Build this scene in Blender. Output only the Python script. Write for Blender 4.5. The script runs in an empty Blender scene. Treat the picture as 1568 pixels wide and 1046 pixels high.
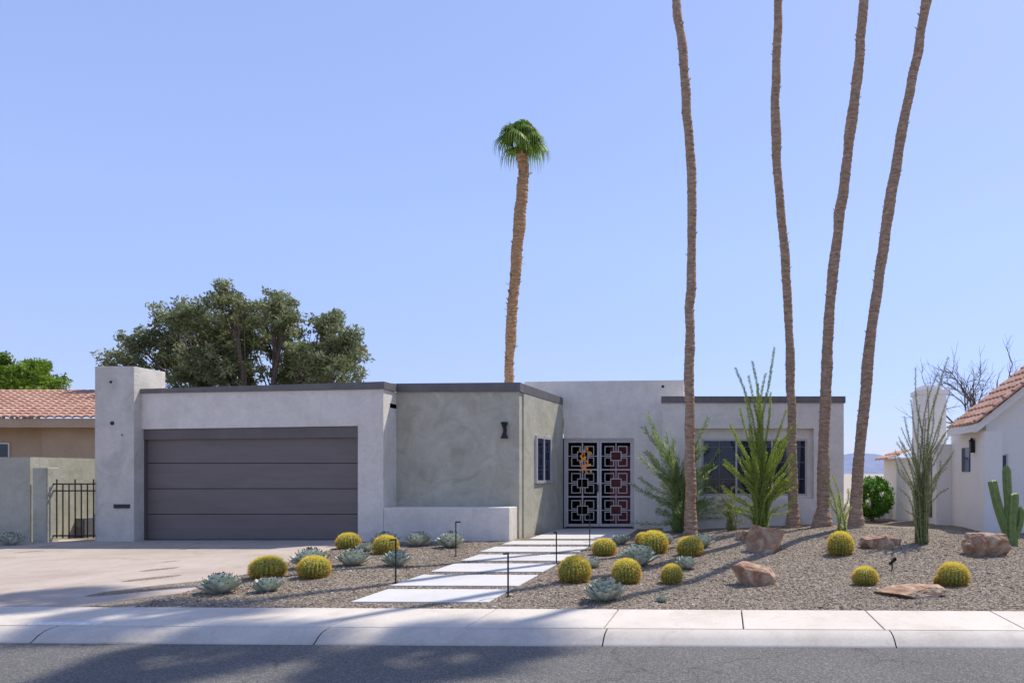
import bpy, math, random
import numpy as np
from mathutils import Vector, noise as mnoise
random.seed(7); rng=np.random.default_rng(7)
sc=bpy.context.scene
EYE=1.5; F=1045.0; CX=1110.0; HY=725.0
# survey conversions: photo measurement + known distance -> metres
def fx(px,d): return (px-CX)/F*d
def fz(py,d): return EYE+(HY-py)/F*d
def smooth(a,b,x):
    t=np.clip((x-a)/(b-a),0,1); return t*t*(3-2*t)
def terrain(x,y):
    x=np.asarray(x,float); y=np.asarray(y,float)
    h=0.30*np.exp(-((x-2.4)/3.6)**2-((y-15.2)/3.6)**2)*smooth(-2.6,-0.6,x)
    h=h+0.07*np.exp(-((x+6.0)/1.3)**2-((y-11)/2.6)**2)
    wk=smooth(-5.3,-4.8,x)*(1-smooth(-2.5,-2.1,x))
    h=h+(0.012*np.sin(x*2.1+y*1.3)+0.01*np.sin(x*5.3-y*3.1))*(1-wk)
    return h*(1-wk*.9)-0.02+wk*0.012
def site(px,py):
    d=7.0
    for i in range(1400):
        x=fx(px,d); z=fz(py,d)
        if z<=float(terrain(x,d)): return (x,d,float(terrain(x,d)))
        d+=0.01
    return (x,d,0.0)

# ---------------- materials
def newmat(name):
    m=bpy.data.materials.new(name); m.use_nodes=True
    nt=m.node_tree; b=nt.nodes['Principled BSDF']; return m,nt,b
def N(nt,t,**k):
    n=nt.nodes.new(t)
    for a,v in k.items(): setattr(n,a,v)
    return n
def noise(nt,vec,scale,detail=4,rough=0.55,dist=0.0):
    n=N(nt,'ShaderNodeTexNoise'); n.inputs['Scale'].default_value=scale
    n.inputs['Detail'].default_value=detail; n.inputs['Roughness'].default_value=rough
    n.inputs['Distortion'].default_value=dist
    nt.links.new(vec,n.inputs['Vector']); return n.outputs['Fac']
def ramp(nt,fac,stops):
    r=N(nt,'ShaderNodeValToRGB'); e=r.color_ramp.elements
    while len(e)<len(stops): e.new(0.5)
    for i,(p,c) in enumerate(stops):
        e[i].position=p; e[i].color=(c[0],c[1],c[2],1)
    nt.links.new(fac,r.inputs['Fac']); return r.outputs['Color']
def mix(nt,a,b,fac,mode='MIX'):
    m=N(nt,'ShaderNodeMix',data_type='RGBA',blend_type=mode)
    for s,v in ((m.inputs[0],fac),(m.inputs[6],a),(m.inputs[7],b)):
        if hasattr(v,'is_linked'): nt.links.new(v,s)
        elif isinstance(v,(int,float)): s.default_value=v
        else: s.default_value=(v[0],v[1],v[2],1)
    return m.outputs[2]
def mapping(nt,scale=(1,1,1)):
    tc=N(nt,'ShaderNodeTexCoord'); mp=N(nt,'ShaderNodeMapping'); mp.inputs['Scale'].default_value=scale
    nt.links.new(tc.outputs['Object'],mp.inputs['Vector']); return mp.outputs['Vector']
def bump(nt,b,h,strength,dist=0.02):
    bp=N(nt,'ShaderNodeBump'); bp.inputs['Strength'].default_value=strength; bp.inputs['Distance'].default_value=dist
    nt.links.new(h,bp.inputs['Height']); nt.links.new(bp.outputs['Normal'],b.inputs['Normal'])
def surf(name,c1,c2,s1=1.2,s2=25,rough=0.85,bs=60,bst=0.4,bd=0.01,fine=0.12,sc_=(1,1,1)):
    m,nt,b=newmat(name); v=mapping(nt,sc_)
    a=noise(nt,v,s1,6,0.6,0.6)
    col=ramp(nt,a,[(0.33,c1),(0.67,c2)])
    f=noise(nt,v,s2,5,0.7)
    col=mix(nt,col,ramp(nt,f,[(0.3,(1-fine*2,)*3),(0.7,(1,1,1))]),1.0,'MULTIPLY')
    nt.links.new(col,b.inputs['Base Color']); b.inputs['Roughness'].default_value=rough
    bump(nt,b,noise(nt,v,bs,4,0.6),bst,bd); return m
def attrmat(name,stops,rough=0.6,trans=0.0,spec=0.3):
    m,nt,b=newmat(name)
    at=N(nt,'ShaderNodeAttribute',attribute_name='shade')
    col=ramp(nt,at.outputs['Fac'],stops)
    nt.links.new(col,b.inputs['Base Color']); b.inputs['Roughness'].default_value=rough
    b.inputs['Specular IOR Level'].default_value=spec
    if trans>0:
        t=N(nt,'ShaderNodeBsdfTranslucent'); nt.links.new(col,t.inputs['Color'])
        ms=N(nt,'ShaderNodeMixShader'); ms.inputs[0].default_value=trans
        nt.links.new(b.outputs[0],ms.inputs[1]); nt.links.new(t.outputs[0],ms.inputs[2])
        nt.links.new(ms.outputs[0],nt.nodes['Material Output'].inputs['Surface'])
    return m
def plain(name,c,rough=0.5,metal=0.0,var=0.15,scale=8,emit=0):
    m,nt,b=newmat(name); v=mapping(nt)
    col=ramp(nt,noise(nt,v,scale,4),[(0.3,tuple(x*(1-var) for x in c)),(0.7,tuple(min(1,x*(1+var)) for x in c))])
    nt.links.new(col,b.inputs['Base Color']); b.inputs['Roughness'].default_value=rough; b.inputs['Metallic'].default_value=metal
    if emit: nt.links.new(col,b.inputs['Emission Color']); b.inputs['Emission Strength'].default_value=emit
    return m

def stucco(name,c1,c2,c3):
    m,nt,b=newmat(name); v=mapping(nt)
    a=noise(nt,v,1.6,6,0.62,1.5)
    col=ramp(nt,a,[(0.28,c1),(0.5,c2),(0.72,c3)])
    st=noise(nt,mapping(nt,(2.2,2.2,0.45)),1.7,5,0.65,0.4)
    col=mix(nt,col,ramp(nt,st,[(0.34,(0.9,0.9,0.895)),(0.62,(1,1,1))]),0.6,'MULTIPLY')
    f=noise(nt,v,14,6,0.7,0.5)
    col=mix(nt,col,ramp(nt,f,[(0.3,(0.88,0.88,0.88)),(0.65,(1,1,1))]),0.8,'MULTIPLY')
    vo=N(nt,'ShaderNodeTexVoronoi'); vo.inputs['Scale'].default_value=2.6
    wv=N(nt,'ShaderNodeVectorMath',operation='ADD'); nz=N(nt,'ShaderNodeTexNoise'); nz.inputs['Scale'].default_value=3.5; nz.inputs['Detail'].default_value=5
    nt.links.new(v,nz.inputs['Vector']); nt.links.new(v,wv.inputs[0]); nt.links.new(nz.outputs['Color'],wv.inputs[1]); nt.links.new(wv.outputs[0],vo.inputs['Vector'])
    bw=N(nt,'ShaderNodeRGBToBW'); nt.links.new(vo.outputs['Color'],bw.inputs[0])
    col=mix(nt,col,ramp(nt,bw.outputs[0],[(0.2,(0.93,0.93,0.925)),(0.8,(1,1,1))]),0.8,'MULTIPLY')
    nt.links.new(col,b.inputs['Base Color']); b.inputs['Roughness'].default_value=0.92
    h=N(nt,'ShaderNodeMath',operation='ADD'); nt.links.new(noise(nt,v,5,5,0.6,1.0),h.inputs[0]); nt.links.new(noise(nt,v,70,3,0.6),h.inputs[1])
    bump(nt,b,h.outputs[0],0.7,0.03); return m
M={}
M['stucco']=stucco('stucco_white',(0.78,0.72,0.63),(0.85,0.79,0.70),(0.90,0.84,0.75))
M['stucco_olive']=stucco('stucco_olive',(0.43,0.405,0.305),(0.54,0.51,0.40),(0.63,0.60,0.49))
M['stucco_gray']=stucco('stucco_pillar',(0.58,0.54,0.46),(0.68,0.64,0.56),(0.75,0.71,0.63))
M['cap']=surf('roof_cap_paint',(0.13,0.12,0.115),(0.18,0.165,0.16),3,30,0.6,40,0.2)
M['garagedoor']=surf('garage_door_paint',(0.148,0.122,0.112),(0.176,0.147,0.136),0.8,40,0.5,90,0.15,0.004,0.06,(1,1,6))
M['jamb']=surf('jamb_paint',(0.12,0.103,0.096),(0.15,0.13,0.123),2,30,0.5,60,0.2)
M['black']=plain('black_metal',(0.02,0.02,0.022),0.45,0.3)
M['gateframe']=plain('gate_grey_paint',(0.47,0.45,0.45),0.4,0.1,0.06)
M['bronze']=plain('window_frame',(0.16,0.16,0.17),0.4,0.1,0.06)
M['void']=plain('courtyard_shade_black',(0.012,0.012,0.014),0.8)  # near-black colour stands in for the shade inside the courtyard
M['reddoor']=plain('red_door',(0.20,0.03,0.035),0.5)
M['orange']=plain('orange_lantern_glass',(0.80,0.30,0.05),0.4,0,0.4,20,0.25)
M['white']=surf('white_stucco_neighbour',(0.79,0.75,0.68),(0.84,0.80,0.74),1,20,0.9,60,0.3,0.01,0.05)
M['tan']=surf('tan_stucco',(0.50,0.35,0.22),(0.58,0.42,0.27),1,20,0.9,60,0.3)
M['fencewall']=stucco('stucco_fence',(0.43,0.41,0.31),(0.51,0.49,0.385),(0.57,0.55,0.45))
m,nt,b=newmat('window_glass'); v=mapping(nt); b.inputs['Base Color'].default_value=(0.010,0.020,0.045,1); b.inputs['Roughness'].default_value=0.04
b.inputs['Specular IOR Level'].default_value=0.5; bump(nt,b,noise(nt,v,1.2,2),0.04,0.03); M['glass']=m
m,nt,b=newmat('faded_kerb_paint'); v=mapping(nt)
nt.links.new(ramp(nt,noise(nt,v,9,6,0.75),[(0.42,(0.56,0.52,0.46)),(0.55,(0.80,0.79,0.77))]),b.inputs['Base Color']); b.inputs['Roughness'].default_value=.8; M['kerbpaint']=m

def concrete(name,c1,c2,c3,stain=0.8):
    m,nt,b=newmat(name); v=mapping(nt)
    col=ramp(nt,noise(nt,v,0.7,7,0.62,0.8),[(0.3,c1),(0.5,c2),(0.72,c3)])
    f=noise(nt,v,38,6,0.75)
    col=mix(nt,col,ramp(nt,f,[(0.3,(0.82,0.81,0.8)),(0.62,(1,1,1))]),stain,'MULTIPLY')
    s=noise(nt,v,3.2,6,0.7,1.2)
    col=mix(nt,col,ramp(nt,s,[(0.30,(0.72,0.69,0.66)),(0.5,(1,1,1))]),stain*0.6,'MULTIPLY')
    nt.links.new(col,b.inputs['Base Color']); b.inputs['Roughness'].default_value=0.88
    bump(nt,b,noise(nt,v,120,4,0.7),0.35,0.006); return m
M['sidewalk']=concrete('sidewalk_concrete',(0.54,0.475,0.395),(0.63,0.565,0.48),(0.68,0.615,0.53))
M['kerb']=concrete('kerb_concrete',(0.45,0.40,0.34),(0.55,0.495,0.425),(0.61,0.555,0.485))
M['drive']=concrete('driveway_concrete',(0.38,0.30,0.24),(0.46,0.38,0.31),(0.52,0.44,0.365))
M['paver']=concrete('paver_concrete',(0.52,0.495,0.465),(0.58,0.555,0.525),(0.62,0.595,0.565),0.45)
m,nt,b=newmat('asphalt'); v=mapping(nt)
col=ramp(nt,noise(nt,v,0.5,6,0.6,0.5),[(0.3,(0.10,0.094,0.086)),(0.7,(0.135,0.128,0.118))])
vo=N(nt,'ShaderNodeTexVoronoi'); vo.inputs['Scale'].default_value=85; nt.links.new(v,vo.inputs['Vector'])
bw=N(nt,'ShaderNodeRGBToBW'); nt.links.new(vo.outputs['Color'],bw.inputs[0])
col=mix(nt,col,ramp(nt,bw.outputs[0],[(0.2,(0.6,0.6,0.6)),(0.6,(1,1,1)),(0.85,(1.7,1.65,1.6))]),0.9,'MULTIPLY')
ve=N(nt,'ShaderNodeTexVoronoi',feature='DISTANCE_TO_EDGE'); ve.inputs['Scale'].default_value=0.5
wv=N(nt,'ShaderNodeVectorMath',operation='ADD'); nz=N(nt,'ShaderNodeTexNoise'); nz.inputs['Scale'].default_value=2; nz.inputs['Detail'].default_value=7
nt.links.new(v,nz.inputs['Vector']); nt.links.new(v,wv.inputs[0]); nt.links.new(nz.outputs['Color'],wv.inputs[1]); nt.links.new(wv.outputs[0],ve.inputs['Vector'])
col=mix(nt,col,ramp(nt,ve.outputs['Distance'],[(0.0,(0.35,0.35,0.35)),(0.008,(1,1,1))]),0.7,'MULTIPLY')
nt.links.new(col,b.inputs['Base Color']); b.inputs['Roughness'].default_value=0.85; bump(nt,b,vo.outputs['Distance'],0.5,0.01); M['asphalt']=m
m,nt,b=newmat('gravel_bed'); v=mapping(nt)
vo=N(nt,'ShaderNodeTexVoronoi'); vo.inputs['Scale'].default_value=48; nt.links.new(v,vo.inputs['Vector'])
bw=N(nt,'ShaderNodeRGBToBW'); nt.links.new(vo.outputs['Color'],bw.inputs[0])
col=ramp(nt,bw.outputs[0],[(0.15,(0.135,0.105,0.073)),(0.5,(0.25,0.20,0.143)),(0.85,(0.39,0.322,0.245))])
col=mix(nt,col,ramp(nt,noise(nt,v,0.9,5),[(0.3,(0.8,0.78,0.75)),(0.7,(1.05,1.0,0.97))]),1.0,'MULTIPLY')
nt.links.new(col,b.inputs['Base Color']); b.inputs['Roughness'].default_value=0.9; bump(nt,b,vo.outputs['Distance'],0.9,0.02); M['gravel']=m
M['stones']=attrmat('gravel_stones',[(0,(0.125,0.095,0.066)),(0.5,(0.25,0.20,0.143)),(0.85,(0.38,0.313,0.24)),(1,(0.58,0.51,0.42))],0.85)
M['desert']=surf('desert_ground',(0.38,0.32,0.25),(0.46,0.39,0.31),0.3,8)
M['mount']=surf('mountain_painted_haze',(0.20,0.25,0.38),(0.25,0.29,0.42),0.004,0.02,1.0,0.01,0.1)  # distance haze is put into the bluish base colour
M['tile']=surf('clay_roof_tile',(0.46,0.22,0.14),(0.66,0.40,0.29),2.2,9,0.85,40,0.4,0.01,0.2)
def bark(name,c1,c2,c3):
    m,nt,b=newmat(name); v=mapping(nt,(1,1,3.0))
    col=ramp(nt,noise(nt,v,7,6,0.7,0.8),[(0.3,c1),(0.5,c2),(0.7,c3)])
    v2=mapping(nt,(0.6,0.6,5)); f=noise(nt,v2,8,4,0.6,0.5)
    col=mix(nt,col,ramp(nt,f,[(0.35,(0.55,0.52,0.5)),(0.55,(1,1,1))]),0.8,'MULTIPLY')
    nt.links.new(col,b.inputs['Base Color']); b.inputs['Roughness'].default_value=0.95; bump(nt,b,f,0.8,0.05); return m
M['palmbark']=bark('palm_bark',(0.25,0.155,0.095),(0.43,0.285,0.185),(0.61,0.45,0.315))
M['palmboots']=bark('palm_boots',(0.26,0.14,0.065),(0.44,0.26,0.13),(0.6,0.42,0.24))
M['bark']=bark('tree_bark',(0.08,0.06,0.045),(0.15,0.115,0.09),(0.22,0.17,0.13))
M['canebark']=bark('ocotillo_cane',(0.18,0.20,0.08),(0.28,0.30,0.12),(0.36,0.36,0.17))
M['olive_leaf']=attrmat('olive_foliage',[(0,(0.11,0.13,0.05)),(0.5,(0.22,0.25,0.11)),(1,(0.38,0.40,0.22))],0.6,0.4)
M['green_leaf']=attrmat('bright_foliage',[(0,(0.06,0.12,0.01)),(0.5,(0.17,0.28,0.02)),(1,(0.30,0.42,0.06))],0.5,0.35)
M['palm_leaf']=attrmat('palm_fronds',[(0,(0.08,0.14,0.015)),(0.6,(0.16,0.27,0.035)),(1,(0.32,0.38,0.08))],0.5,0.45)
M['oco_leaf']=attrmat('ocotillo_leaves',[(0,(0.20,0.29,0.02)),(0.5,(0.38,0.49,0.05)),(1,(0.60,0.64,0.12))],0.5,0.5)
M['oco_dry']=attrmat('ocotillo_dry_leaves',[(0,(0.14,0.15,0.05)),(0.5,(0.25,0.27,0.10)),(1,(0.38,0.38,0.18))],0.6,0.35)
M['shrub_leaf']=attrmat('shrub_leaves',[(0,(0.15,0.22,0.055)),(0.5,(0.28,0.37,0.12)),(1,(0.46,0.54,0.24))],0.5,0.5)
M['hedge']=attrmat('hedge_leaves',[(0,(0.04,0.11,0.01)),(0.5,(0.10,0.25,0.02)),(1,(0.19,0.36,0.04))],0.5,0.35)
M['agave']=attrmat('agave_skin',[(0,(0.26,0.30,0.21)),(0.5,(0.39,0.44,0.34)),(1,(0.56,0.60,0.50))],0.6,0.0)
M['agavetip']=plain('agave_spine',(0.12,0.06,0.035),0.6)
M['cactus']=plain('cactus_green',(0.15,0.22,0.06),0.6,0,0.25,12)
M['spine']=attrmat('cactus_spines',[(0,(0.34,0.17,0.03)),(0.35,(0.76,0.46,0.05)),(0.65,(0.90,0.70,0.07)),(1,(0.96,0.86,0.25))],0.5,0.35)
m,nt,b=newmat('boulder'); v=mapping(nt)
col=ramp(nt,noise(nt,v,3.5,7,0.65,1.2),[(0.3,(0.20,0.11,0.07)),(0.43,(0.37,0.20,0.12)),(0.54,(0.48,0.34,0.22)),(0.68,(0.64,0.54,0.42))])
nt.links.new(col,b.inputs['Base Color']); b.inputs['Roughness'].default_value=0.9; bump(nt,b,noise(nt,v,14,6,0.7),0.9,0.04); M['rock']=m

# ---------------- mesh accumulators (quads)
class Acc:
    def __init__(s): s.V=[];s.F=[];s.MI=[];s.S=[];s.n=0
    def add(s,V,Fq,mi=0,shade=0.5):
        V=np.asarray(V,float).reshape(-1,3); Fq=np.asarray(Fq,int).reshape(-1,4)
        s.V.append(V); s.F.append(Fq+s.n); s.n+=len(V)
        s.MI.append(np.full(len(Fq),mi)); s.S.append(np.broadcast_to(np.asarray(shade,float),(len(V),)).copy())
    def box(s,x0,x1,y0,y1,z0,z1,mi=0,shade=0.5):
        s.hexa([(x0,y0,z0,z1),(x1,y0,z0,z1),(x1,y1,z0,z1),(x0,y1,z0,z1)],mi,shade)
    def hexa(s,c,mi=0,shade=0.5):
        V=[(a[0],a[1],a[2]) for a in c]+[(a[0],a[1],a[3]) for a in c]
        s.add(V,[(3,2,1,0),(4,5,6,7),(0,1,5,4),(1,2,6,5),(2,3,7,6),(3,0,4,7)],mi,shade)
    def tube(s,pts,rad,n=8,mi=0,shade=0.5,cap=True,rib=None):
        pts=np.asarray(pts,float); k=len(pts); rad=np.broadcast_to(np.asarray(rad,float),(k,))
        t=np.gradient(pts,axis=0); t/=np.linalg.norm(t,axis=1)[:,None]+1e-9
        ref=np.array([1,0,0.0]) if abs(t[0][0])<0.8 else np.array([0,1.0,0])
        a=np.cross(t,ref); a/=np.linalg.norm(a,axis=1)[:,None]; b=np.cross(t,a)
        th=np.arange(n)*2*math.pi/n
        rr=np.ones(n) if rib is None else rib(th)
        V=pts[:,None,:]+rad[:,None,None]*rr[None,:,None]*(np.cos(th)[None,:,None]*a[:,None,:]+np.sin(th)[None,:,None]*b[:,None,:])
        i=np.arange(k-1)[:,None]*n; j=np.arange(n)[None,:]; j2=(j+1)%n
        Fq=np.stack([i+j,i+j2,i+n+j2,i+n+j],-1).reshape(-1,4)
        s.add(V.reshape(-1,3),Fq,mi,shade)
    def leaves(s,C,A,B,shade,mi=0):
        C=np.asarray(C);n=len(C)
        V=np.stack([C-A,C+B,C+A,C-B],1).reshape(-1,3)
        Fq=np.arange(4*n).reshape(n,4)
        s.add(V,Fq,mi,np.repeat(np.broadcast_to(shade,(n,)),4))
    def build(s,name,mats,parent=None,smoothf=False,loc=None):
        V=np.concatenate(s.V);Fq=np.concatenate(s.F);MI=np.concatenate(s.MI);S=np.concatenate(s.S)
        me=bpy.data.meshes.new(name)
        me.vertices.add(len(V)); me.vertices.foreach_set('co',V.astype(np.float32).ravel())
        me.loops.add(len(Fq)*4); me.loops.foreach_set('vertex_index',Fq.astype(np.int32).ravel())
        me.polygons.add(len(Fq)); me.polygons.foreach_set('loop_start',(np.arange(len(Fq))*4).astype(np.int32))
        try: me.polygons.foreach_set('loop_total',np.full(len(Fq),4,np.int32))
        except Exception: pass
        for m_ in mats: me.materials.append(M[m_])
        me.polygons.foreach_set('material_index',MI.astype(np.int32))
        me.polygons.foreach_set('use_smooth',np.full(len(Fq),smoothf))
        at=me.attributes.new('shade','FLOAT','POINT'); at.data.foreach_set('value',S.astype(np.float32))
        me.update(calc_edges=True); me.validate()
        o=bpy.data.objects.new(name,me); sc.collection.objects.link(o)
        if parent: o.parent=parent
        if loc: o.location=loc
        return o
def empty(name):
    o=bpy.data.objects.new(name,None); sc.collection.objects.link(o); return o
def bevel(o,w=0.01):
    mo=o.modifiers.new('bev','BEVEL'); mo.width=w; mo.segments=2; mo.limit_method='ANGLE'
def runit(n):
    v=rng.normal(size=(n,3)); return v/np.linalg.norm(v,axis=1)[:,None]
def perp(A):
    r=runit(len(A)); b=np.cross(A,r); return b/(np.linalg.norm(b,axis=1)[:,None]+1e-9)
def catmull(P,m=10):
    P=[np.array(p,float) for p in P]; P=[2*P[0]-P[1]]+P+[2*P[-1]-P[-2]]; out=[]
    for i in range(1,len(P)-2):
        for k in range(m):
            t=k/m; a,b,c,d=P[i-1],P[i],P[i+1],P[i+2]
            out.append(0.5*((2*b)+(-a+c)*t+(2*a-5*b+4*c-d)*t*t+(-a+3*b-3*c+d)*t**3))
    out.append(P[-2]); return np.array(out)

# ---------------- ground, road, pavement
SL=-0.0227
def ly(c,x): return c+SL*x
q=Acc()
q.add([(-4000,-400,-0.16),(4000,-400,-0.16),(4000,4500,-0.16),(-4000,4500,-0.16)],[(0,1,2,3)])
q.build('ground',['desert'])
xs=np.arange(-24,30.01,0.12); ys=np.arange(0,24.01,0.12)
X,Yp=np.meshgrid(xs,ys); Y=Yp+7.52+SL*X
Z=terrain(X,Y)
nx,ny=len(xs),len(ys); idx=np.arange(nx*ny).reshape(ny,nx)
Fq=np.stack([idx[:-1,:-1],idx[:-1,1:],idx[1:,1:],idx[1:,:-1]],-1).reshape(-1,4)
q=Acc(); q.add(np.stack([X,Y,Z],-1),Fq); q.build('gravel_yard',['gravel'],None,True)
def hexrow(q,x0,x1,c0,c1,z0,z1a,z1b=None,mi=0):
    z1b=z1a if z1b is None else z1b
    q.hexa([(x0,ly(c0,x0),z0,z1a),(x1,ly(c0,x1),z0,z1a),(x1,ly(c1,x1),z0,z1b),(x0,ly(c1,x0),z0,z1b)],mi)
q=Acc(); k=-1.18-1.36*25
while k<45:
    hexrow(q,k+0.006,k+1.36-0.006,6.605,7.53,-0.14,0.0); k+=1.36
o=q.build('sidewalk',['sidewalk']); bevel(o,0.008)
q=Acc(); k=-1.14-2.72*14
while k<45:
    x0,x1=k+0.006,k+2.72-0.006
    prof=[(6.598,-0.004),(6.52,-0.008),(6.45,-0.022),(6.39,-0.05),(6.345,-0.085),(6.31,-0.105),(6.31,-0.16)]
    V=[];
    for c,z in prof: V+= [(x0,ly(c,x0),z),(x1,ly(c,x1),z)]
    q.add(V,[(2*i,2*i+2,2*i+3,2*i+1) for i in range(len(prof)-1)])
    k+=2.72
o=q.build('kerb',['kerb'],None,True)
q=Acc(); hexrow(q,-6.95,-6.25,6.62,6.74,-0.002,0.004); q.build('painted_house_number',['kerbpaint'])
V=[(-60,ly(6.31,-60),-0.104),(60,ly(6.31,60),-0.104),(60,ly(-4,60),-0.104),(-60,ly(-4,-60),-0.104)]
q=Acc(); q.add(V,[(3,2,1,0)]); q.build('road',['asphalt'])
# driveway
q=Acc()
def dxr(y): return np.interp(y,[7.5,15.3],[-6.66,-8.16])
ysd=[7.55,10.2,12.85,15.55]
for i in range(3):
    y0,y1=ysd[i]+0.005,ysd[i+1]-0.005
    cols=[-16.0,-12.6,-9.6]
    for j in range(3):
        a0=cols[j]+0.005; 
        if j<2: b0=b1=cols[j+1]-0.005
        else: b0,b1=dxr(y0),dxr(y1)
        l0=(ly(7.54,a0) if i==0 else y0); r0=(ly(7.54,b0) if i==0 else y0)
        q.hexa([(a0,l0,-0.15,0.0),(b0,r0,-0.15,0.0),(b1,y1,-0.15,0.002),(a0,y1,-0.15,0.002)])
o=q.build('driveway',['drive']); bevel(o,0.006)
# walkway pavers
walk=empty('paver_walkway')
slabs=[(7.95,8.82,-4.37,-2.76),(9.10,10.08,-4.47,-2.76),(10.4,11.35,-4.5,-2.78),(11.72,12.62,-4.55,-2.75),(13.05,13.95,-4.7,-2.8),(14.4,15.2,-4.72,-2.85)]
slabs2=[(15.65,18.55,-4.5,-2.35)]
for i,(a,b_,c,d) in enumerate(slabs+slabs2):
    q=Acc(); q.hexa([(c,a+0.02,-0.1,0.008),(d,a,-0.1,0.008),(d,b_,-0.1,0.008),(c,b_+0.02,-0.1,0.008)]); o=q.build('paver_%d'%(i+1),['paver'],walk); bevel(o,0.006)
# loose gravel stones
n=105000
sx=rng.uniform(-9.5,9.5,n); sy=7.5+rng.beta(1.0,1.7,n)*9.5
keep=(sy>ly(7.56,sx))&(sx>np.interp(sy,[7.5,15.3],[-6.66,-8.16])+0.02)
for (a,b_,c,d) in slabs+slabs2: keep&=~((sx>c-0.0)&(sx<d+0.0)&(sy>a)&(sy<b_+0.02))
keep&=np.abs(sx)<sy*1.2
sx=sx[keep]; sy=sy[keep]; n=len(sx); sz=terrain(sx,sy)
r=rng.uniform(0.006,0.017,n)*(1+1.0*(rng.random(n)>0.97))
base=np.array([(-1,-1,-.6),(1,-1,-.6),(1,1,-.6),(-1,1,-.6),(-.6,-.6,.6),(.6,-.6,.6),(.6,.6,.6),(-.6,.6,.6)])
V=base[None]*r[:,None,None]*rng.uniform(0.6,1.25,(n,8,3)); an=rng.uniform(0,6.28,n); ca,sa=np.cos(an)[:,None],np.sin(an)[:,None]
V=np.stack([V[...,0]*ca-V[...,1]*sa,V[...,0]*sa+V[...,1]*ca,V[...,2]*0.8],-1)+np.stack([sx,sy,sz],-1)[:,None,:]
f0=np.array([(4,5,6,7),(0,1,5,4),(1,2,6,5),(2,3,7,6),(3,0,4,7)])
Fq=(f0[None]+8*np.arange(n)[:,None,None]).reshape(-1,4)
q=Acc(); q.add(V.reshape(-1,3),Fq,0,np.repeat(rng.random(n),8)); q.build('gravel',['stones'])
# mountains
xs=np.linspace(-3500,4500,260); hts=np.array([62+45*mnoise.noise(Vector((x*0.0011,3.3,0)))+16*mnoise.noise(Vector((x*0.006,1.3,0)))+5*mnoise.noise(Vector((x*0.02,9.3,0))) for x in xs])
hts+=25*np.exp(-((xs-640)/330)**2)
V=[];
for x,h in zip(xs,hts): V+=[(x,2950,-1),(x+20,3120,h*0.55),(x,3300,h)]
Fq=[]
for i in range(len(xs)-1):
    Fq+=[(3*i,3*i+3,3*i+4,3*i+1),(3*i+1,3*i+4,3*i+5,3*i+2)]
q=Acc(); q.add(V,Fq); q.build('mountain_range',['mount'],None,True)

# ---------------- the house
H=empty('modern_stucco_house')
G=15.25; R=15.85; E=18.6; W=17.4
gx0,gdl,gdr,gx1=fx(207,G),fx(211,G),fx(548,G),fx(587,G)
def gtop(x): return np.interp(x,[gx0,gx1],[3.285,3.385])
def wallseg(q,x0,x1,y0,y1,z0,zt=None,mi=0):
    q.hexa([(x0,y0,z0,zt or gtop(x0)),(x1,y0,z0,zt or gtop(x1)),(x1,y1,z0,zt or gtop(x1)),(x0,y1,z0,zt or gtop(x0))],mi)
q=Acc()
dl=2.49; dr=2.565
wallseg(q,gx0,gdl,G,G+0.3,-0.12)
q.hexa([(gdl,G,dl,gtop(gdl)),(gdr,G,dr,gtop(gdr)),(gdr,G+0.3,dr,gtop(gdr)),(gdl,G+0.3,dl,gtop(gdl))])
wallseg(q,gdr,gx1,G,R+0.25,-0.12)
q.box(gx0,gx0+0.25,G+0.3,25,-0.12,3.28)
q.build('garage_wall',['stucco'],H)
q=Acc()
q.hexa([(gdl+0.003,G+0.05,2.26,dl-0.003),(gdr-0.003,G+0.05,2.31,dr-0.003),(gdr-0.003,G+0.2,2.31,dr-0.003),(gdl+0.003,G+0.2,2.26,dl-0.003)])
q.box(gdl+0.003,gdl+0.09,G+0.06,G+0.2,0,2.257)
q.build('garage_header',['jamb'],H)
q=Acc()
for i in range(4):
    z0=0.015+i*0.575; q.box(gdl+0.095,gdr-0.006,G+0.14,G+0.19,z0,z0+0.561)
o=q.build('garage_door',['garagedoor'],H); bevel(o,0.006)
q=Acc(); q.box(gdl+0.1,gdr-0.01,G+0.13,G+0.16,0.002,0.014); q.box(gdl+0.097,gdr-0.008,G+0.17,G+0.185,0.0,2.3); q.build('garage_door_seal_and_gap_backing',['black'],H)  # bottom seal, plus a black backing sheet that paints shade into the panel gaps
px0,px1=fx(145,15.05),fx(205,15.05); pz=fz(561,15.05)
q=Acc(); q.box(px0,px1,15.05,15.9,-0.12,pz); o=q.build('entry_pillar',['stucco_gray'],H); bevel(o,0.012)
q=Acc()
for (a,b_,r_) in ((172,648,0.045),(170,585,0.028),(187,666,0.015)):
    cx_,cz=fx(a,15.05),fz(b_,15.05)
    q.tube([(cx_,15.04,cz),(cx_,15.06,cz)],[r_,r_],12); q.tube([(cx_,15.035,cz),(cx_,15.042,cz)],[0.002,r_],12)
a,b_=fx(175,15.05),fx(199,15.05); q.box(a,b_,15.03,15.049,fz(778,15.05),fz(772,15.05))
q.build('mail_slot',['black'],H)
q=Acc()
def capseg(p0,p1,zb0,zt0,zb1,zt1,th=0.24,out=0.04):
    p0=np.array(p0);p1=np.array(p1); t=(p1-p0)/np.linalg.norm(p1-p0); nrm=np.array([t[1],-t[0]])
    a=p0+nrm*out;b_=p1+nrm*out;c=p1-nrm*th;d=p0-nrm*th
    q.hexa([(a[0],a[1],zb0,zt0),(b_[0],b_[1],zb1,zt1),(c[0],c[1],zb1,zt1),(d[0],d[1],zb0,zt0)])
capseg((gx0+0.0,G),(gx1+0.04,G),3.287,3.38,3.387,3.55)
capseg((gx1,G+0.243),(gx1,R-0.043),3.387,3.552,3.393,3.575)
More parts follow.
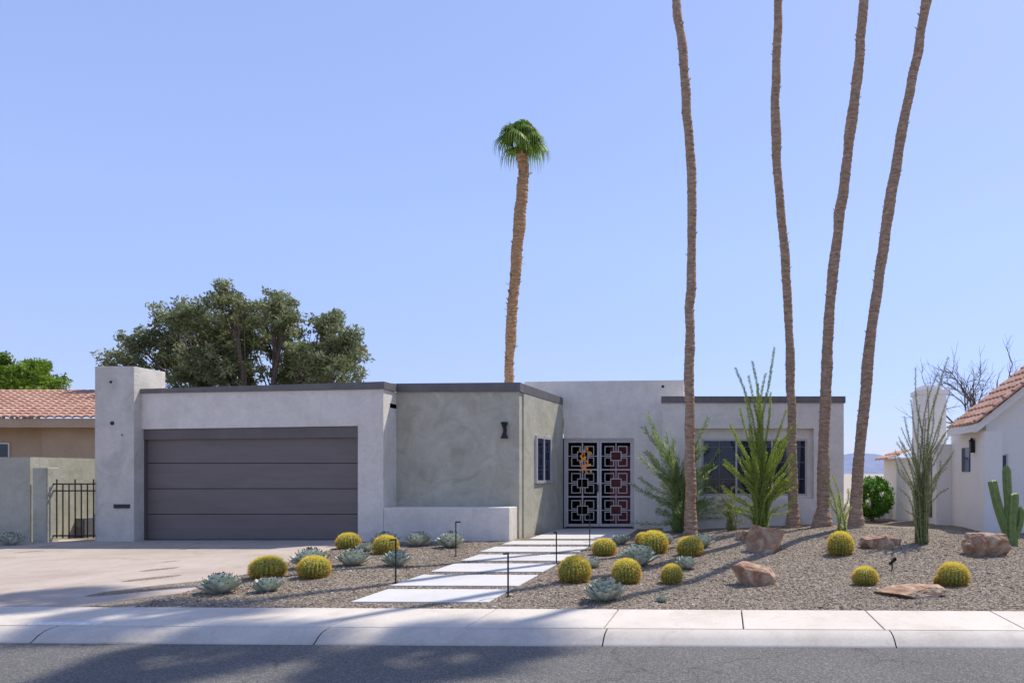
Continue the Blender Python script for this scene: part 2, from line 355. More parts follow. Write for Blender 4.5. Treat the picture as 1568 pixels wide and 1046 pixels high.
rx1=fx(795,R); 
capseg((gx1-0.0,R),(rx1+0.04,R),3.395,3.585,3.40,3.61)
capseg((rx1,R+0.243),(fx(860,E),E-0.03),3.402,3.608,3.372,3.56)
o=q.build('roof_cap',['cap'],H)
bx=fx(862,E)
q=Acc(); q.hexa([(gx1+0.002,R,-0.12,3.393),(rx1,R,-0.12,3.399),(rx1,R+0.25,-0.12,3.399),(gx1+0.002,R+0.25,-0.12,3.393)])
q.build('recess_wall',['stucco_olive'],H)
q=Acc()
sl=(bx-rx1)/(E-R)
q.hexa([(rx1-0.25,R+0.252,-0.12,3.39),(rx1+0.252*sl,R+0.252,-0.12,3.395),(bx,E,-0.12,3.37),(bx-0.25,E,-0.12,3.37)])
q.build('entry_side_wall',['stucco_olive'],H)
plx=fx(780,G)
q=Acc(); q.box(gx1+0.003,plx,G,R-0.003,-0.12,0.74); o=q.build('planter_ledge',['stucco'],H); bevel(o,0.015)
q=Acc(); ya,yb=16.78,17.68
def sxw(y): return rx1+(y-R)*sl
def sw(y0,y1,z0,z1,o0,o1,mi):
    q.hexa([(sxw(y0)+o0,y0,z0,z1),(sxw(y0)+o1,y0,z0,z1),(sxw(y1)+o1,y1,z0,z1),(sxw(y1)+o0,y1,z0,z1)],mi)
sw(ya,yb,1.3,2.4,0.003,0.02,1)
for (a,b_,c,d) in ((ya-.04,ya+.03,1.26,2.44),(yb-.03,yb+.04,1.26,2.44),((ya+yb)/2-.02,(ya+yb)/2+.02,1.3,2.4)): sw(a,b_,c,d,0.0,0.045,0)
sw(ya+.031,(ya+yb)/2-.021,2.37,2.44,0,.044,0); sw((ya+yb)/2+.021,yb-.031,2.37,2.44,0,.044,0)
sw(ya+.031,(ya+yb)/2-.021,1.26,1.33,0,.044,0); sw((ya+yb)/2+.021,yb-.031,1.26,1.33,0,.044,0)
q.build('side_window',['gateframe','glass'],H)
q=Acc(); cx_=fx(774,R); zc=fz(659,R)
prof=[(-.19,.085),(-.17,.085),(-.03,.03),(.03,.03),(.17,.085),(.19,.085)]
q.tube([(cx_,R-0.08,zc+a) for a,_ in prof],[b_ for _,b_ in prof],4)
q.box(cx_-.03,cx_+.03,R-.06,R-.002,zc-.05,zc+.05)
q.tube([(cx_,R-0.08,zc+.189),(cx_,R-0.08,zc+.19)],[.085,.001],4)
q.build('wall_sconce',['black'],H)
tx0,tx1=fx(803,E),fx(1047,E); tz=fz(582,E); ex0,ex1=fx(863,E),fx(971,E); ez=fz(671,E)
q=Acc()
q.hexa([(tx0,E+0.003,3.0,tz-0.05),(ex0,E+0.003,3.0,tz-0.03),(ex0,22,3.0,tz-0.03),(tx0,22,3.0,tz-0.05)])
q.hexa([(ex0,E+0.003,ez,tz-0.03),(ex1,E+0.003,ez,tz-.015),(ex1,22,ez,tz-.015),(ex0,22,ez,tz-0.03)])
q.hexa([(ex1,E+0.003,-0.12,tz-.015),(tx1,E+0.003,-0.12,tz),(tx1,22,-0.12,tz),(ex1,22,-0.12,tz-.015)])
q.build('entry_wall',['stucco'],H)
q=Acc(); cx_,cz=fx(1015,E),fz(592,E); q.tube([(cx_,E-.005,cz),(cx_,E+.01,cz)],[.04,.04],12); q.tube([(cx_,E-.006,cz),(cx_,E-.005,cz)],[.001,.04],12); q.build('wall_vent',['black'],H)
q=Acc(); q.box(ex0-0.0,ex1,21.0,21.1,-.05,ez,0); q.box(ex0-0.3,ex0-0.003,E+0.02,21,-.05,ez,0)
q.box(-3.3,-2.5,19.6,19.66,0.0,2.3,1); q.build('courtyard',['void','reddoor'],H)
q=Acc()
for i in range(46):
    a=random.uniform(-4.3,-3.98)+0.1; z=random.uniform(1.5,2.2); s_=random.uniform(.02,.055); yy=19.6+random.uniform(0,.2); q.box(a,a+s_,yy,yy+.04,z,z+s_*1.4)
q.build('orange_lantern',['orange'],H)
gt=empty('security_gate'); gt.parent=H
q=Acc(); gy=E+0.06; gz0=0.035; 
def bar(x0,x1,z0,z1,d0=0.0,d1=0.035,mi=0): q.box(x0,x1,gy+d0,gy+d1,z0,z1,mi)
mid=(ex0+ex1)/2
bar(ex0+.003,ex0+.05,gz0,ez-.003,-.02,.05); bar(ex1-.05,ex1-.003,gz0,ez-.003,-.02,.05); bar(ex0+.051,ex1-.051,ez-.055,ez-.003,-.02,.05)
for (L,Rr) in ((ex0+.055,mid-.004),(mid+.004,ex1-.055)):
    zb,zt=gz0+.02,ez-.06
    bar(L,L+.055,zb,zt); bar(Rr-.055,Rr,zb,zt); bar(L+.056,Rr-.056,zt-.055,zt); bar(L+.056,Rr-.056,zb,zb+.07)
    iL,iR=L+.056,Rr-.056; iz0,iz1=zb+.071,zt-.056; w=iR-iL; hh=(iz1-iz0)/3; t=.010
    for k in range(3):
        z0=iz0+k*hh; z1=z0+hh; cxm=(iL+iR)/2; czm=(z0+z1)/2
        def H_(xa,xb,z,dd=.0): bar(cxm+xa*w-t,cxm+xb*w+t,czm+z*hh-t,czm+z*hh+t,.005+dd,.021+dd)
        def V_(x,za,zb_,dd=.0): bar(cxm+x*w-t,cxm+x*w+t,czm+za*hh+t*1.05,czm+zb_*hh-t*1.05,.005+dd,.021+dd)
        H_(-.18,.18,.16);H_(-.18,.18,-.16);V_(-.18,-.16,.16);V_(.18,-.16,.16)
        for a_ in (-1,1):
            for c_ in (-1,1):
                x0_,x1_=sorted((a_*.08,a_*.38)); z0_,z1_=sorted((c_*.06,c_*.36))
                H_(x0_,x1_,c_*.36,.003); V_(a_*.38,z0_,z1_,.003); V_(a_*.08,min(c_*.16,c_*.36),max(c_*.16,c_*.36),.003); H_(min(a_*.18,a_*.38),max(a_*.18,a_*.38),c_*.06,.003)
            V_(0,min(a_*.16,a_*.5),max(a_*.16,a_*.5),.006); bar(min(cxm+a_*.18*w,cxm+a_*.5*w),max(cxm+a_*.18*w,cxm+a_*.5*w),czm-t,czm+t,.009,.023)
        if k<2: bar(iL,iR,z1-t*1.6,z1+t*1.6,.004,.028)
q.build('gate_leaves',['gateframe'],gt)
q=Acc(); q.box(mid-.05,mid-.02,gy-.04,gy-.001,1.0,1.2); q.box(mid-.12,mid-.05,gy-.05,gy-.03,1.08,1.1); q.build('gate_handle',['black'],gt)
wx0,wx1=fx(1015,W),fx(1292,W); wzb,wzt=fz(617,W),fz(607,W)
ox0,ox1,oz0,oz1=fx(1062,W),fx(1246,W),0.86,fz(656,W)
q=Acc()
q.box(wx0,ox0,W,E,-.12,wzb); q.box(ox1,wx1,W,E,-.12,wzb); q.box(ox0,ox1,W,E,oz1,wzb); q.box(ox0,ox1,W,E,-.12,oz0)
q.box(wx0+0.5,wx1,E+.004,26,-.12,wzb-0.02)
q.build('wing_wall',['stucco'],H)
q=Acc(); q.box(wx0-.04,wx1+.04,W-.04,W+.22,wzb+.002,wzt); q.box(wx1-.2,wx1+.04,W+.222,26,wzb+.002,wzt-.002); q.build('wing_cap',['cap'],H)
q=Acc(); ww0,ww1,wz0,wz1=fx(1074,W+.15),fx(1236,W+.15),.93,fz(672,W+.15); wy=W+.15
q.box(ox0+.001,ww0,wy,wy+.1,oz0+.001,oz1-.001); q.box(ww1,ox1-.001,wy,wy+.1,oz0+.001,oz1-.001); q.box(ww0,ww1,wy,wy+.1,wz1,oz1-.001); q.box(ww0,ww1,wy,wy+.1,oz0+.001,wz0)
q.build('window_surround',['stucco'],H)
q=Acc(); q.box(ww0+.001,ww1-.001,wy+.06,wy+.07,wz0+.001,wz1-.001,1)
t=.025
q.box(ww0+.001,ww1-.001,wy+.005,wy+.055,wz0+.001,wz0+2*t,2); q.box(ww0+.001,ww1-.001,wy+.005,wy+.055,wz1-2*t,wz1-.001,2)
for x in (ww0+t+.002,ww0+.9,ww1-.9,ww1-t-.002): q.box(x-t,x+t,wy+.01,wy+.05,wz0+2*t+.001,wz1-2*t-.001,2)
for x in (ww0+.46,(ww0+ww1)/2,ww1-.46): q.box(x-.008,x+.008,wy+.03,wy+.05,wz0+2*t+.001,wz1-2*t-.001,0)
for zz in (wz0+.42,wz0+.85,wz0+1.25): q.box(ww0+.06,ww1-.06,wy+.0515,wy+.058,zz,zz+.014,0)
q.build('wing_window',['bronze','glass','gateframe'],H)
q=Acc(); q.box(gx0+.25,gx1,G+.3,26,3.0,3.1); q.box(gx1,rx1-.25,R+.25,26,3.0,3.1);q.box(wx1+.003,wx1+.25,20,26,-.12,2.5); q.build('roof_deck',['stucco'],H)

# ---------------- left boundary: wall, gate, neighbour
q=Acc(); q.box(-30,fx(50,15),14.95,15.15,-.12,fz(700,15)); q.box(fx(50,15)-.001-.2,fx(50,15),15.152,17.1,-.12,1.86); q.box(fx(50,15)+.002,-13.2,17.1,17.3,-.12,fz(703,17))
q.build('garden_wall',['fencewall'])
q=Acc(); q.box(fx(53,14.9),fx(74,14.9),14.85,15.15,-.12,fz(716,15)); o=q.build('gate_pilaster',['fencewall']); bevel(o,.015)
q=Acc(); g0,g1=fx(76,15),fx(144,15); zt=fz(742,15)
for z in (.12,zt-.15,zt): q.box(g0,g1,15.0,15.03,z,z+.03)
x=g0
while x<g1:
    q.box(x,x+.014,15.005,15.025,.08,zt+.12 if int((x-g0)/.1)%2 else zt+.02); x+=.135
q.build('iron_gate',['black'])
q=Acc(); ax=fx(126,16.2); q.box(ax-.25,ax+.25,16.0,16.5,0,.45); q.box(ax-.22,ax+.22,15.98,15.998,.05,.2); q.box(ax-.22,ax+.22,15.98,15.998,.24,.4); q.build('grey_equipment_box',['bronze'])  # plain grey equipment box behind the side gate

def tiles(q,P0,U,Vd,lu,lv,per=0.26,row=0.38,amp=0.05):
    U=np.array(U,float);U/=np.linalg.norm(U);Vd=np.array(Vd,float);Vd/=np.linalg.norm(Vd);Nn=np.cross(U,Vd); 
    if Nn[2]<0: Nn=-Nn
    us=np.arange(0,lu,per/8); rows=int(lv/row)
    for r_ in range(rows):
        v0=r_*row; v1=v0+row+.03
        hh=amp*np.abs(np.sin(math.pi*us/per))**0.7
        jit=np.array([random.uniform(-.012,.012) for _ in range(int(lu/per)+2)])[(us/per).astype(int)]
        a=np.array(P0)+us[:,None]*U+(v0+jit[:,None])*Vd+(hh+.035)[:,None]*Nn
        b_=np.array(P0)+us[:,None]*U+v1*Vd+(hh)[:,None]*Nn
        c=np.array(P0)+us[:,None]*U+(v0+jit[:,None])*Vd+(hh-.02)[:,None]*Nn
        k=len(us); i=np.arange(k-1)
        q.add(np.concatenate([a,b_,c]),np.concatenate([np.stack([i,i+1,i+1+k,i+k],-1),np.stack([i+2*k,i+1+2*k,i+1,i],-1)]))
NL=empty('tan_tile_roof_house')
q=Acc(); tiles(q,(-34,19.8,fz(640,19.8)),(1,0,0),(0,4.5,1.35),16.6,4.7); q.build('roof_tiles',['tile'],NL)
q=Acc(); q.box(-34,fx(80,20.6),20.6,30,-.12,2.95); q.box(fx(80,20.6),-17.8,20.3,30,-.12,2.95); q.build('walls',['tan'],NL)
q=Acc(); q.box(-34,-17.4,19.85,19.93,2.84,3.1); q.box(-34,-17.4,19.931,20.29,3.0,3.05); q.build('fascia',['tan'],NL)
q=Acc(); q.box(fx(-30,20.6),fx(14,20.6),20.55,20.6,fz(700,20.6),fz(680,20.6)); q.box(fx(-34,20.6),fx(16,20.6),20.56,20.597,fz(702,20.6),fz(678,20.6),1); q.build('window',['glass','white'],NL)

# right neighbour
NR=empty('white_tile_roof_house')
D=17.2; rx=fx(1510,D); 
q=Acc()
ze=2.95; ridge=8.9; zr=ze+(ridge-rx)*0.80
q.hexa([(rx,D,-.12,ze),(ridge,D,-.12,zr),(ridge,D+.25,-.12,zr),(rx,D+.25,-.12,ze)])
q.hexa([(ridge,D,-.12,zr),(12.5,D,-.12,ze-.0),(12.5,D+.25,-.12,ze),(ridge,D+.25,-.12,zr)])
q.box(rx,rx+.25,D+.25,19.9,-.12,ze)
q.box(rx-.45,rx-.003,D+2.6,22,-.12,2.35)
q.box(rx+.251,rx+4,D+2.0,D+2.2,-.12,3.3)
q.box(rx-.15,rx+.3,D-.28,D-.003,-.12,2.55)
q.box(rx-1.0,rx-.453,22.2,24,-.12,2.0)
q.build('walls',['white'],NR)
q=Acc(); tiles(q,(rx-.3,D-.25,ze-.2),(0,1,0),(1,0,.8),2.3,3.4)
tiles(q,(rx-1.3,22.0,1.95),(0,1,0),(1,0,.4),2,1.0)
q.build('roof_tiles',['tile'],NR)
q=Acc(); q.hexa([(rx-.33,D-.28,ze-.42,ze-.22),(ridge,D-.28,zr-.2,zr+.03),(ridge,D-.02,zr-.2,zr+.03),(rx-.33,D-.02,ze-.42,ze-.22)])
q.box(rx-.33,rx-.28,D-.019,D+2.0,ze-.4,ze-.22)
q.build('fascia',['white'],NR)
q=Acc(); tiles(q,(rx-.36,D-.42,ze-.19),(0,1,0),(1,0,.8),.26,3.4,.26,.3,.06); q.build('rake_tiles',['tile'],NR)
q=Acc(); c0,c1=fx(1408,21),fx(1449,21); q.box(c0,c1,21,21.8,0,fz(604,21)); q.box(c0-.05,c1+.05,20.95,21.85,fz(604,21)+.002,fz(597,21)); q.box(c0+.1,c1-.1,21.1,21.7,fz(597,21)+.002,fz(590,21)); o=q.build('chimney',['white'],NR)
q=Acc(); q.box(fx(1518,D),fx(1541,D),D-.02,D-.002,fz(742,D),fz(697,D),1)
for a,b_ in ((1516,1519),(1540,1543)): q.box(fx(a,D),fx(b_,D),D-.04,D-.001,fz(744,D),fz(695,D),0)
q.box(rx-.47,rx-.452,20.2,20.9,.2,2.0,1); q.box(rx-.03,rx-.002,D+1.1,D+1.7,1.55,2.2,1)
q.build('windows',['gateframe','glass'],NR)
q=Acc(); q.box(rx-.12,rx-.01,D+.75,D+.87,2.05,2.35); q.tube([(rx-.07,D+.81,2.35),(rx-.07,D+.81,2.45)],[.09,.01],6); q.build('porch_lamp',['black'],NR)
q=Acc(); q.box(fx(1330,23),fx(1362,23),23,23.2,-.12,fz(765,23)); q.box(fx(1386,23),fx(1440,23),23,23.2,-.12,fz(768,23)); q.box(fx(1358,22.9),fx(1367,22.9),22.8,23.1,-.12,fz(752,23)); q.build('garden_wall',['white'])
q=Acc(); x=fx(1368,23)
while x<fx(1386,23): q.box(x,x+.02,23.05,23.07,0,.9); x+=.09
q.box(fx(1367,23),fx(1386,23),23.04,23.08,.85,.89); q.build('iron_gate',['black'])

# ---------------- trees
def leafcloud(q,C,n,rad,size,mi,shade,flat=0.8,droop=0.0):
    C=np.asarray(C); k=len(C)
    P=np.repeat(C,n,0)+runit(k*n)*(rng.random((k*n,1))**0.5)*np.repeat(np.broadcast_to(rad,(k,)),n)[:,None]*np.array([1,1,flat])
    A=runit(k*n); A[:,2]-=droop; A/=np.linalg.norm(A,axis=1)[:,None]
    L=size*rng.uniform(0.6,1.3,(k*n,1)); Bv=perp(A)*L*0.4
    sh=np.clip(np.repeat(shade,n)+rng.normal(0,.12,k*n),0,1)
    q.leaves(P,A*L,Bv,sh,mi)
def tree(name,lobes,d,basex,mats,per,n,size,crad,trunk_r,depthvar=1.4):
    q=Acc(); base=np.array([basex,d,0.0]); s=d/F
    cent=[]
    for (px,py,r_) in lobes:
        dy=random.uniform(-depthvar,depthvar); c=np.array([fx(px,d),d+dy,fz(py,d)]); cent.append((c,r_*s))
    top=np.array([basex+.3,d,1.9])
    q.tube(catmull([base,base+[.1,0,1.0],top],5),np.linspace(trunk_r,trunk_r*.75,11),10,0)
    for c,R_ in cent:
        midp=(top+c)/2+np.array([random.uniform(-.3,.3),random.uniform(-.3,.3),-.3])
        pts=catmull([top-[0,0,.2],midp,c],6); q.tube(pts,np.linspace(trunk_r*.4,.03,len(pts)),6,0)
        for k in range(7):
            e=c+runit(1)[0]*R_*.9; st=pts[random.randint(6,len(pts)-1)]
            q.tube(catmull([st,(st+e)/2+[0,0,.1],e],3),np.linspace(.035,.008,7),4,0)
    for c,R_ in cent:
        m_=max(5,int(per*(R_/0.9)**2))
        dirs=runit(m_); rr=rng.uniform(.35,1.08,(m_,1)); cc=c+dirs*rr*R_*np.array([1,1,.92])
        sh=np.clip(.5+rng.normal(0,.24,m_),.05,.95)
        leafcloud(q,cc,n,crad,size,1,sh,.9,.5)
    return q.build(name,mats)
tree('carob_tree',[(236,532,26),(240,568,28),(222,525,14),(262,555,30),(275,492,28),(290,478,16),(268,520,28),(300,515,34),(300,548,40),(318,575,38),(345,474,22),(340,505,34),(350,545,40),(370,520,38),(375,570,40),(385,462,18),(412,458,17),(400,490,32),(415,510,38),(425,555,42),(450,482,24),(462,500,28),(470,540,38),(500,500,24),(503,480,12),(500,530,34),(505,565,38),(542,520,22),(550,548,26),(558,578,22),(270,588,30),(440,580,40)],26,fx(400,26),['bark','olive_leaf'],46,62,.075,.27,.28,1.5)
tree('paloverde_tree',[(-30,560,30),(8,575,26),(35,560,17),(36,580,26),(50,580,24),(72,590,18),(15,555,12),(80,602,12),(30,600,24),(-10,600,24)],32,fx(10,32),['bark','green_leaf'],30,60,.10,.34,.2,1.0)
q=Acc()
def twig(p,dirv,L,r_,lev):
    pts=[p]; dcur=dirv
    for i in range(4):
        dcur=dcur+runit(1)[0]*.22; dcur/=np.linalg.norm(dcur); pts.append(pts[-1]+dcur*L/4)
    q.tube(pts,np.linspace(r_,r_*.45,5),5,0)
    if lev>0:
        for k in range(4): twig(pts[random.randint(1,4)],(lambda v:v/np.linalg.norm(v))(dcur+runit(1)[0]*.8+np.array([0,0,.15])),L*.62,r_*.5,lev-1)
tb=np.array([fx(1490,30),30.0,0]); q.tube([tb,tb+[0,0,3.2]],[.16,.11],8,0)
for k in range(7): twig(tb+[0,0,2.4+.1*k],np.array([random.uniform(-.8,.8),random.uniform(-.4,.4),.9])/1.2,2.3,.06,3)
q.build('bare_tree',['bark'])
q=Acc(); c=np.array([fx(1336,21.5),21.5,.75]); leafcloud(q,c+runit(260)*.62*np.array([1,1,1.05])*rng.uniform(.8,1,(260,1)),40,.12,.045,0,np.clip(rng.normal(.5,.2,260),0,1)); q.tube([c-[0,0,.8],c],[.06,.05],6,1); q.build('round_shrub',['hedge','bark'])

# palms
def fan(q,base,dirv,pet,R_,mi,n=22,droop=.35,wide=230):
    dirv=dirv/np.linalg.norm(dirv); end=base+dirv*pet-np.array([0,0,pet*.12]); q.tube([base,(base+end)/2+[0,0,.04],end],[.025,.018,.012],4,mi,.9)
    side=np.cross(dirv,[0,0,1]); side/=np.linalg.norm(side)+1e-6
    tw=random.uniform(-.5,.5); upv=np.cross(side,dirv); side=side*math.cos(tw)+upv*math.sin(tw)
    sh=random.random()
    for i in range(n):
        a=(i/(n-1)-.5)*math.radians(wide); dd=dirv*math.cos(a)+side*math.sin(a)
        L=R_*(1-.25*abs(i/(n-1)-.5)*2)*random.uniform(.88,1.08)
        w=L*.045; wv=np.cross(dd,np.cross(dirv,side)); wv/=np.linalg.norm(wv)+1e-6
        p1=end+dd*L*.55-np.array([0,0,droop*L*.12]); p2=end+dd*L*.85-np.array([0,0,droop*L*.45]); p3=end+dd*L*.95-np.array([0,0,droop*L*.95])
        s_=np.clip(sh*.6+random.random()*.4,0,1)
        q.add([end-wv*w*.3,end+wv*w*.3,p1+wv*w,p1-wv*w,p2+wv*w*.6,p2-wv*w*.6,p3+wv*w*.1,p3-wv*w*.1],[(0,1,2,3),(3,2,4,5),(5,4,6,7)],mi,s_)
def palm(name,pts,rads,crownR,nleaf,boots=False,droop=.5,pet=.6,loel=-.5,wide=230,lift=0.0):
    P=catmull(pts,14); 
    seg=np.linalg.norm(np.diff(P,axis=0),axis=1); s=np.concatenate([[0],np.cumsum(seg)])
    t=np.arange(0,s[-1],.05); Pp=np.stack([np.interp(t,s,P[:,i]) for i in range(3)],-1)
    base_r=np.interp(t,[0,.25,.8,2,s[-1]],[rads[0],rads[0]*.85,rads[1]*1.15,rads[1],rads[2]])
    ph=np.cumsum(rng.uniform(.6,1.4,len(t)))*.62
    kn=np.arange(0,t[-1]+.6,.45); slow=np.interp(t,kn,1+rng.normal(0,.06,len(kn)))
    wob=np.stack([np.interp(t,kn,rng.normal(0,.012,len(kn))) for _ in range(2)],-1); Pp[:,:2]+=wob
    r_=base_r*slow*(1+.05*((ph%1)-.5)*2+rng.normal(0,.022,len(t)))
    q=Acc(); q.tube(Pp,r_,16,0)
    if boots:
        for i in range(len(t)):
            for k in range(2):
                if random.random()<.5:
                    a=random.uniform(0,6.28); o_=np.array([math.cos(a),math.sin(a),0]); b0=Pp[i]+o_*base_r[i]*.9; w=np.array([-o_[1],o_[0],0])*.04
                    L=random.uniform(.03,.08)*(2.0 if random.random()<.15 else 1); q.add([b0-w,b0+w,b0+w*.4+o_*L+[0,0,.10],b0-w*.4+o_*L+[0,0,.10]],[(0,1,2,3)],0); q.add([b0-w+[0,0,.05],b0+w+[0,0,.05],b0+w*.4+o_*L+[0,0,.102],b0-w*.4+o_*L+[0,0,.102]],[(3,2,1,0)],0)
    else:
        for i in range(0,len(t),2):
            if random.random()<.4:
                a=random.uniform(0,6.28); o_=np.array([math.cos(a),math.sin(a),0]); b0=Pp[i]+o_*base_r[i]*.92; w=np.array([-o_[1],o_[0],0])*.03
                q.add([b0-w,b0+w,b0+w*.4+o_*.05+[0,0,.05],b0-w*.4+o_*.05+[0,0,.05]],[(0,1,2,3)],0)
    top=Pp[-1]
    if lift: q.tube([top-[0,0,.1],top+[0,0,lift*.6],top+[0,0,lift]],[rads[2]*.9,.13,.05],10,1,.7)
    for i in range(nleaf):
        a=i*2.4; el=loel+(1.35-loel)*((i+.5)/nleaf); dv=np.array([math.cos(a)*math.cos(el),math.sin(a)*math.cos(el),math.sin(el)])
        fan(q,top+np.array([0,0,-.05+lift*.8+.2*i/nleaf]),dv,pet*random.uniform(.8,1.15),crownR,1,24,droop,wide)
    return q.build(name,['palmboots' if boots else 'palmbark','palm_leaf'],None,False)
def pp(l,d,ext): 
    P=[(fx(a,d),d+random.uniform(-.05,.05),fz(b_,d)) for a,b_ in l]
    P[0]=(P[0][0],d,-.1)
    return P+ext
palm('fan_palm_tree',pp([(780,735),(779,585),(784,480),(790,400),(797,330),(801,270),(799,238)],24,[]),[.2,.145,.2],.72,22,True,1.25,.42,.2,200,.5)
def tall(l,d,zt):
    P=pp(l,d,[]); dx=(P[-1][0]-P[-2][0])/(P[-1][2]-P[-2][2]); 
    return P+[(P[-1][0]+dx*(zt-P[-1][2])*.8,d,zt)]
palm('palm_tree',tall([(1057,815),(1057,700),(1055,560),(1058,430),(1060,300),(1053,180),(1045,80),(1035,0)],15.7,16.3),[.2,.115,.095],.72,18,False,.6,.5,-.2)
palm('palm_tree',tall([(1217,812),(1213,700),(1211,600),(1207,470),(1200,370),(1190,250),(1188,130),(1192,0)],16.0,18.4),[.24,.108,.095],.72,18,False,.6,.5,-.2)
palm('palm_tree',tall([(1258,815),(1262,700),(1265,600),(1270,480),(1280,380),(1295,260),(1312,120),(1323,0)],15.8,20.6),[.33,.132,.095],.72,18,False,.6,.5,-.2)
palm('palm_tree',tall([(1308,812),(1313,740),(1322,640),(1333,520),(1350,400),(1370,270),(1395,130),(1418,0)],15.5,20.0),[.27,.13,.095],.72,18,False,.6,.5,-.2)

# ---------------- shrubs
def cane_plant(name,basepx,tops,rad,leafL,per_m,mats,bend=.3,start=.1,asp=.3,ang=.9,dvar=.35):
    b=np.array(site(*basepx)); q=Acc()
    for (tx,ty) in tops:
        dd=b[1]+random.uniform(-dvar,dvar); T=np.array([fx(tx,dd),dd,fz(ty,dd)])
        B=b+np.array([random.uniform(-.1,.1),random.uniform(-.1,.1),-.05])
        mid_=B*.5+T*.5; mid_[:2]+=(B[:2]-T[:2])*bend*.4; mid_[2]+=np.linalg.norm(T-B)*.08*bend
        P=catmull([B,B*.78+mid_*.22+runit(1)[0]*.02,mid_+runit(1)[0]*.05,mid_*.45+T*.55+runit(1)[0]*.07,T],7)
        L=np.sum(np.linalg.norm(np.diff(P,axis=0),axis=1))
        q.tube(P,np.linspace(rad,rad*.35,len(P)),6,0)
        n=int(L*per_m*(1-start)); u=rng.uniform(start,1,n)*(len(P)-1); i=u.astype(int).clip(0,len(P)-2); f=(u-i)[:,None]
        C=P[i]*(1-f)+P[i+1]*f; tg=P[i+1]-P[i]; tg/=np.linalg.norm(tg,axis=1)[:,None]
        out=perp(tg); A=out*math.sin(ang)+tg*math.cos(ang); LL=leafL*rng.uniform(.6,1.3,(n,1))*(1-.4*(u/(len(P)-1)))[:,None]
        cs=np.clip(random.uniform(.25,.75)+rng.normal(0,.17,n),0,1)
        q.leaves(C+out*rad*.8+A*LL,A*LL,perp(A)*LL*asp,cs,1)
    return q.build(name,mats)
def rt(n,x0,x1,y0,y1): return [(random.uniform(x0,x1),random.uniform(y0,y1)) for _ in range(n)]
cane_plant('ocotillo_plant',(1165,812),[(1186,532),(1152,553),(1126,563),(1172,572),(1160,588),(1140,600),(1146,575),(1180,600),(1204,628),(1165,620),(1133,625),(1118,650),(1212,655)]+rt(26,1104,1224,640,760)+rt(38,1104,1224,690,790),.018,.020,520,['canebark','oco_leaf'],start=.04,bend=.75,asp=.5)
cane_plant('ocotillo_plant',(1411,832),[(1402,563),(1452,547),(1436,570),(1385,638),(1376,668),(1455,600),(1442,640),(1420,592),(1395,612),(1370,690),(1461,690),(1450,715),(1380,655),(1430,610),(1408,620),(1447,665),(1418,640),(1466,640)]+rt(22,1370,1464,650,770),.016,.017,230,['canebark','oco_dry'],start=.1,bend=.9,asp=.45)
cane_plant('ocotillo_plant',(1292,818),[(1266,720),(1275,728),(1299,748),(1284,760),(1303,775),(1272,765)],.018,.022,420,['canebark','oco_leaf'],bend=.3,asp=.4)
cane_plant('desert_shrub',(1042,815),[(992,636),(1020,662),(1084,640),(1060,660),(975,695),(967,742),(1102,690),(1108,740),(1112,772),(968,800),(985,655),(1092,712)]+rt(24,982,1095,660,740)+rt(30,970,1112,720,805),.018,.08,140,['canebark','shrub_leaf'],bend=.9,asp=.15,ang=.6,dvar=.8)
cane_plant('desert_shrub',(1120,812),rt(26,1085,1150,745,800),.01,.05,130,['canebark','oco_dry'],bend=.9,asp=.12,ang=.5,dvar=.4)

# agave
def agave_mesh(seed):
    r=random.Random(seed); q=Acc(); n=56
    for i in range(n):
        t=(i+.5)/n; az=i*2.39996+r.uniform(-.08,.08); el=math.radians(86-68*t**.9+r.uniform(-4,4)); L=(.72+.32*t)*r.uniform(.92,1.06)
        W_=.23*(.75+.25*t); sh=np.clip(.5+r.uniform(-.25,.3),0,1)
        ts=[0,.18,.4,.62,.8,.93,1.0]; ws=[.55,.72,.95,1.0,.78,.32,.02]
        er=np.array([math.cos(az),math.sin(az),0]); sd=np.array([-er[1],er[0],0]); p=er*.07+np.array([0,0,.12-.07*t])
        e=el-.12
        V=[]
        for k,(tt,w) in enumerate(zip(ts,ws)):
            if k>0: 
                e2=e+.32*tt; p=p+(er*math.cos(e2)+np.array([0,0,1])*math.sin(e2))*L*(ts[k]-ts[k-1])
            e2=e+.32*tt; up=-er*math.sin(e2)+np.array([0,0,1])*math.cos(e2)
            w_=w*W_*.9; th=.05*w*(1-tt*.5)
            V+=[p-sd*w_+up*.05*w,p-up*th*.2,p+sd*w_+up*.05*w,p-up*(th+.03*w)]
        K=len(ts); Fq=[];mi=[]
        for k in range(K-1):
            a=4*k
            for j in range(4): Fq.append((a+j,a+(j+1)%4,a+4+(j+1)%4,a+4+j)); mi.append(1 if k==K-2 else 0)
        shv=np.repeat(np.array([sh*.8+.05,sh,sh,sh+.05,sh+.1,sh+.25,sh]),4).clip(0,1)
        Fq=np.array(Fq); 
        q.V.append(np.array(V)); q.F.append(Fq+q.n); q.n+=len(V); q.MI.append(np.array(mi)); q.S.append(shv)
    return q
agm=[]
for s_ in range(3):
    o=agave_mesh(s_).build('agave_plant',['agave','agavetip'],None,False); agm.append(o.data); bpy.data.objects.remove(o)
def place(name,me,loc,s,sz=None):
    o=bpy.data.objects.new(name,me); sc.collection.objects.link(o); o.location=loc; o.scale=(s,s,sz or s); o.rotation_euler=(random.uniform(-.06,.06),random.uniform(-.06,.06),random.uniform(0,6.28)); return o
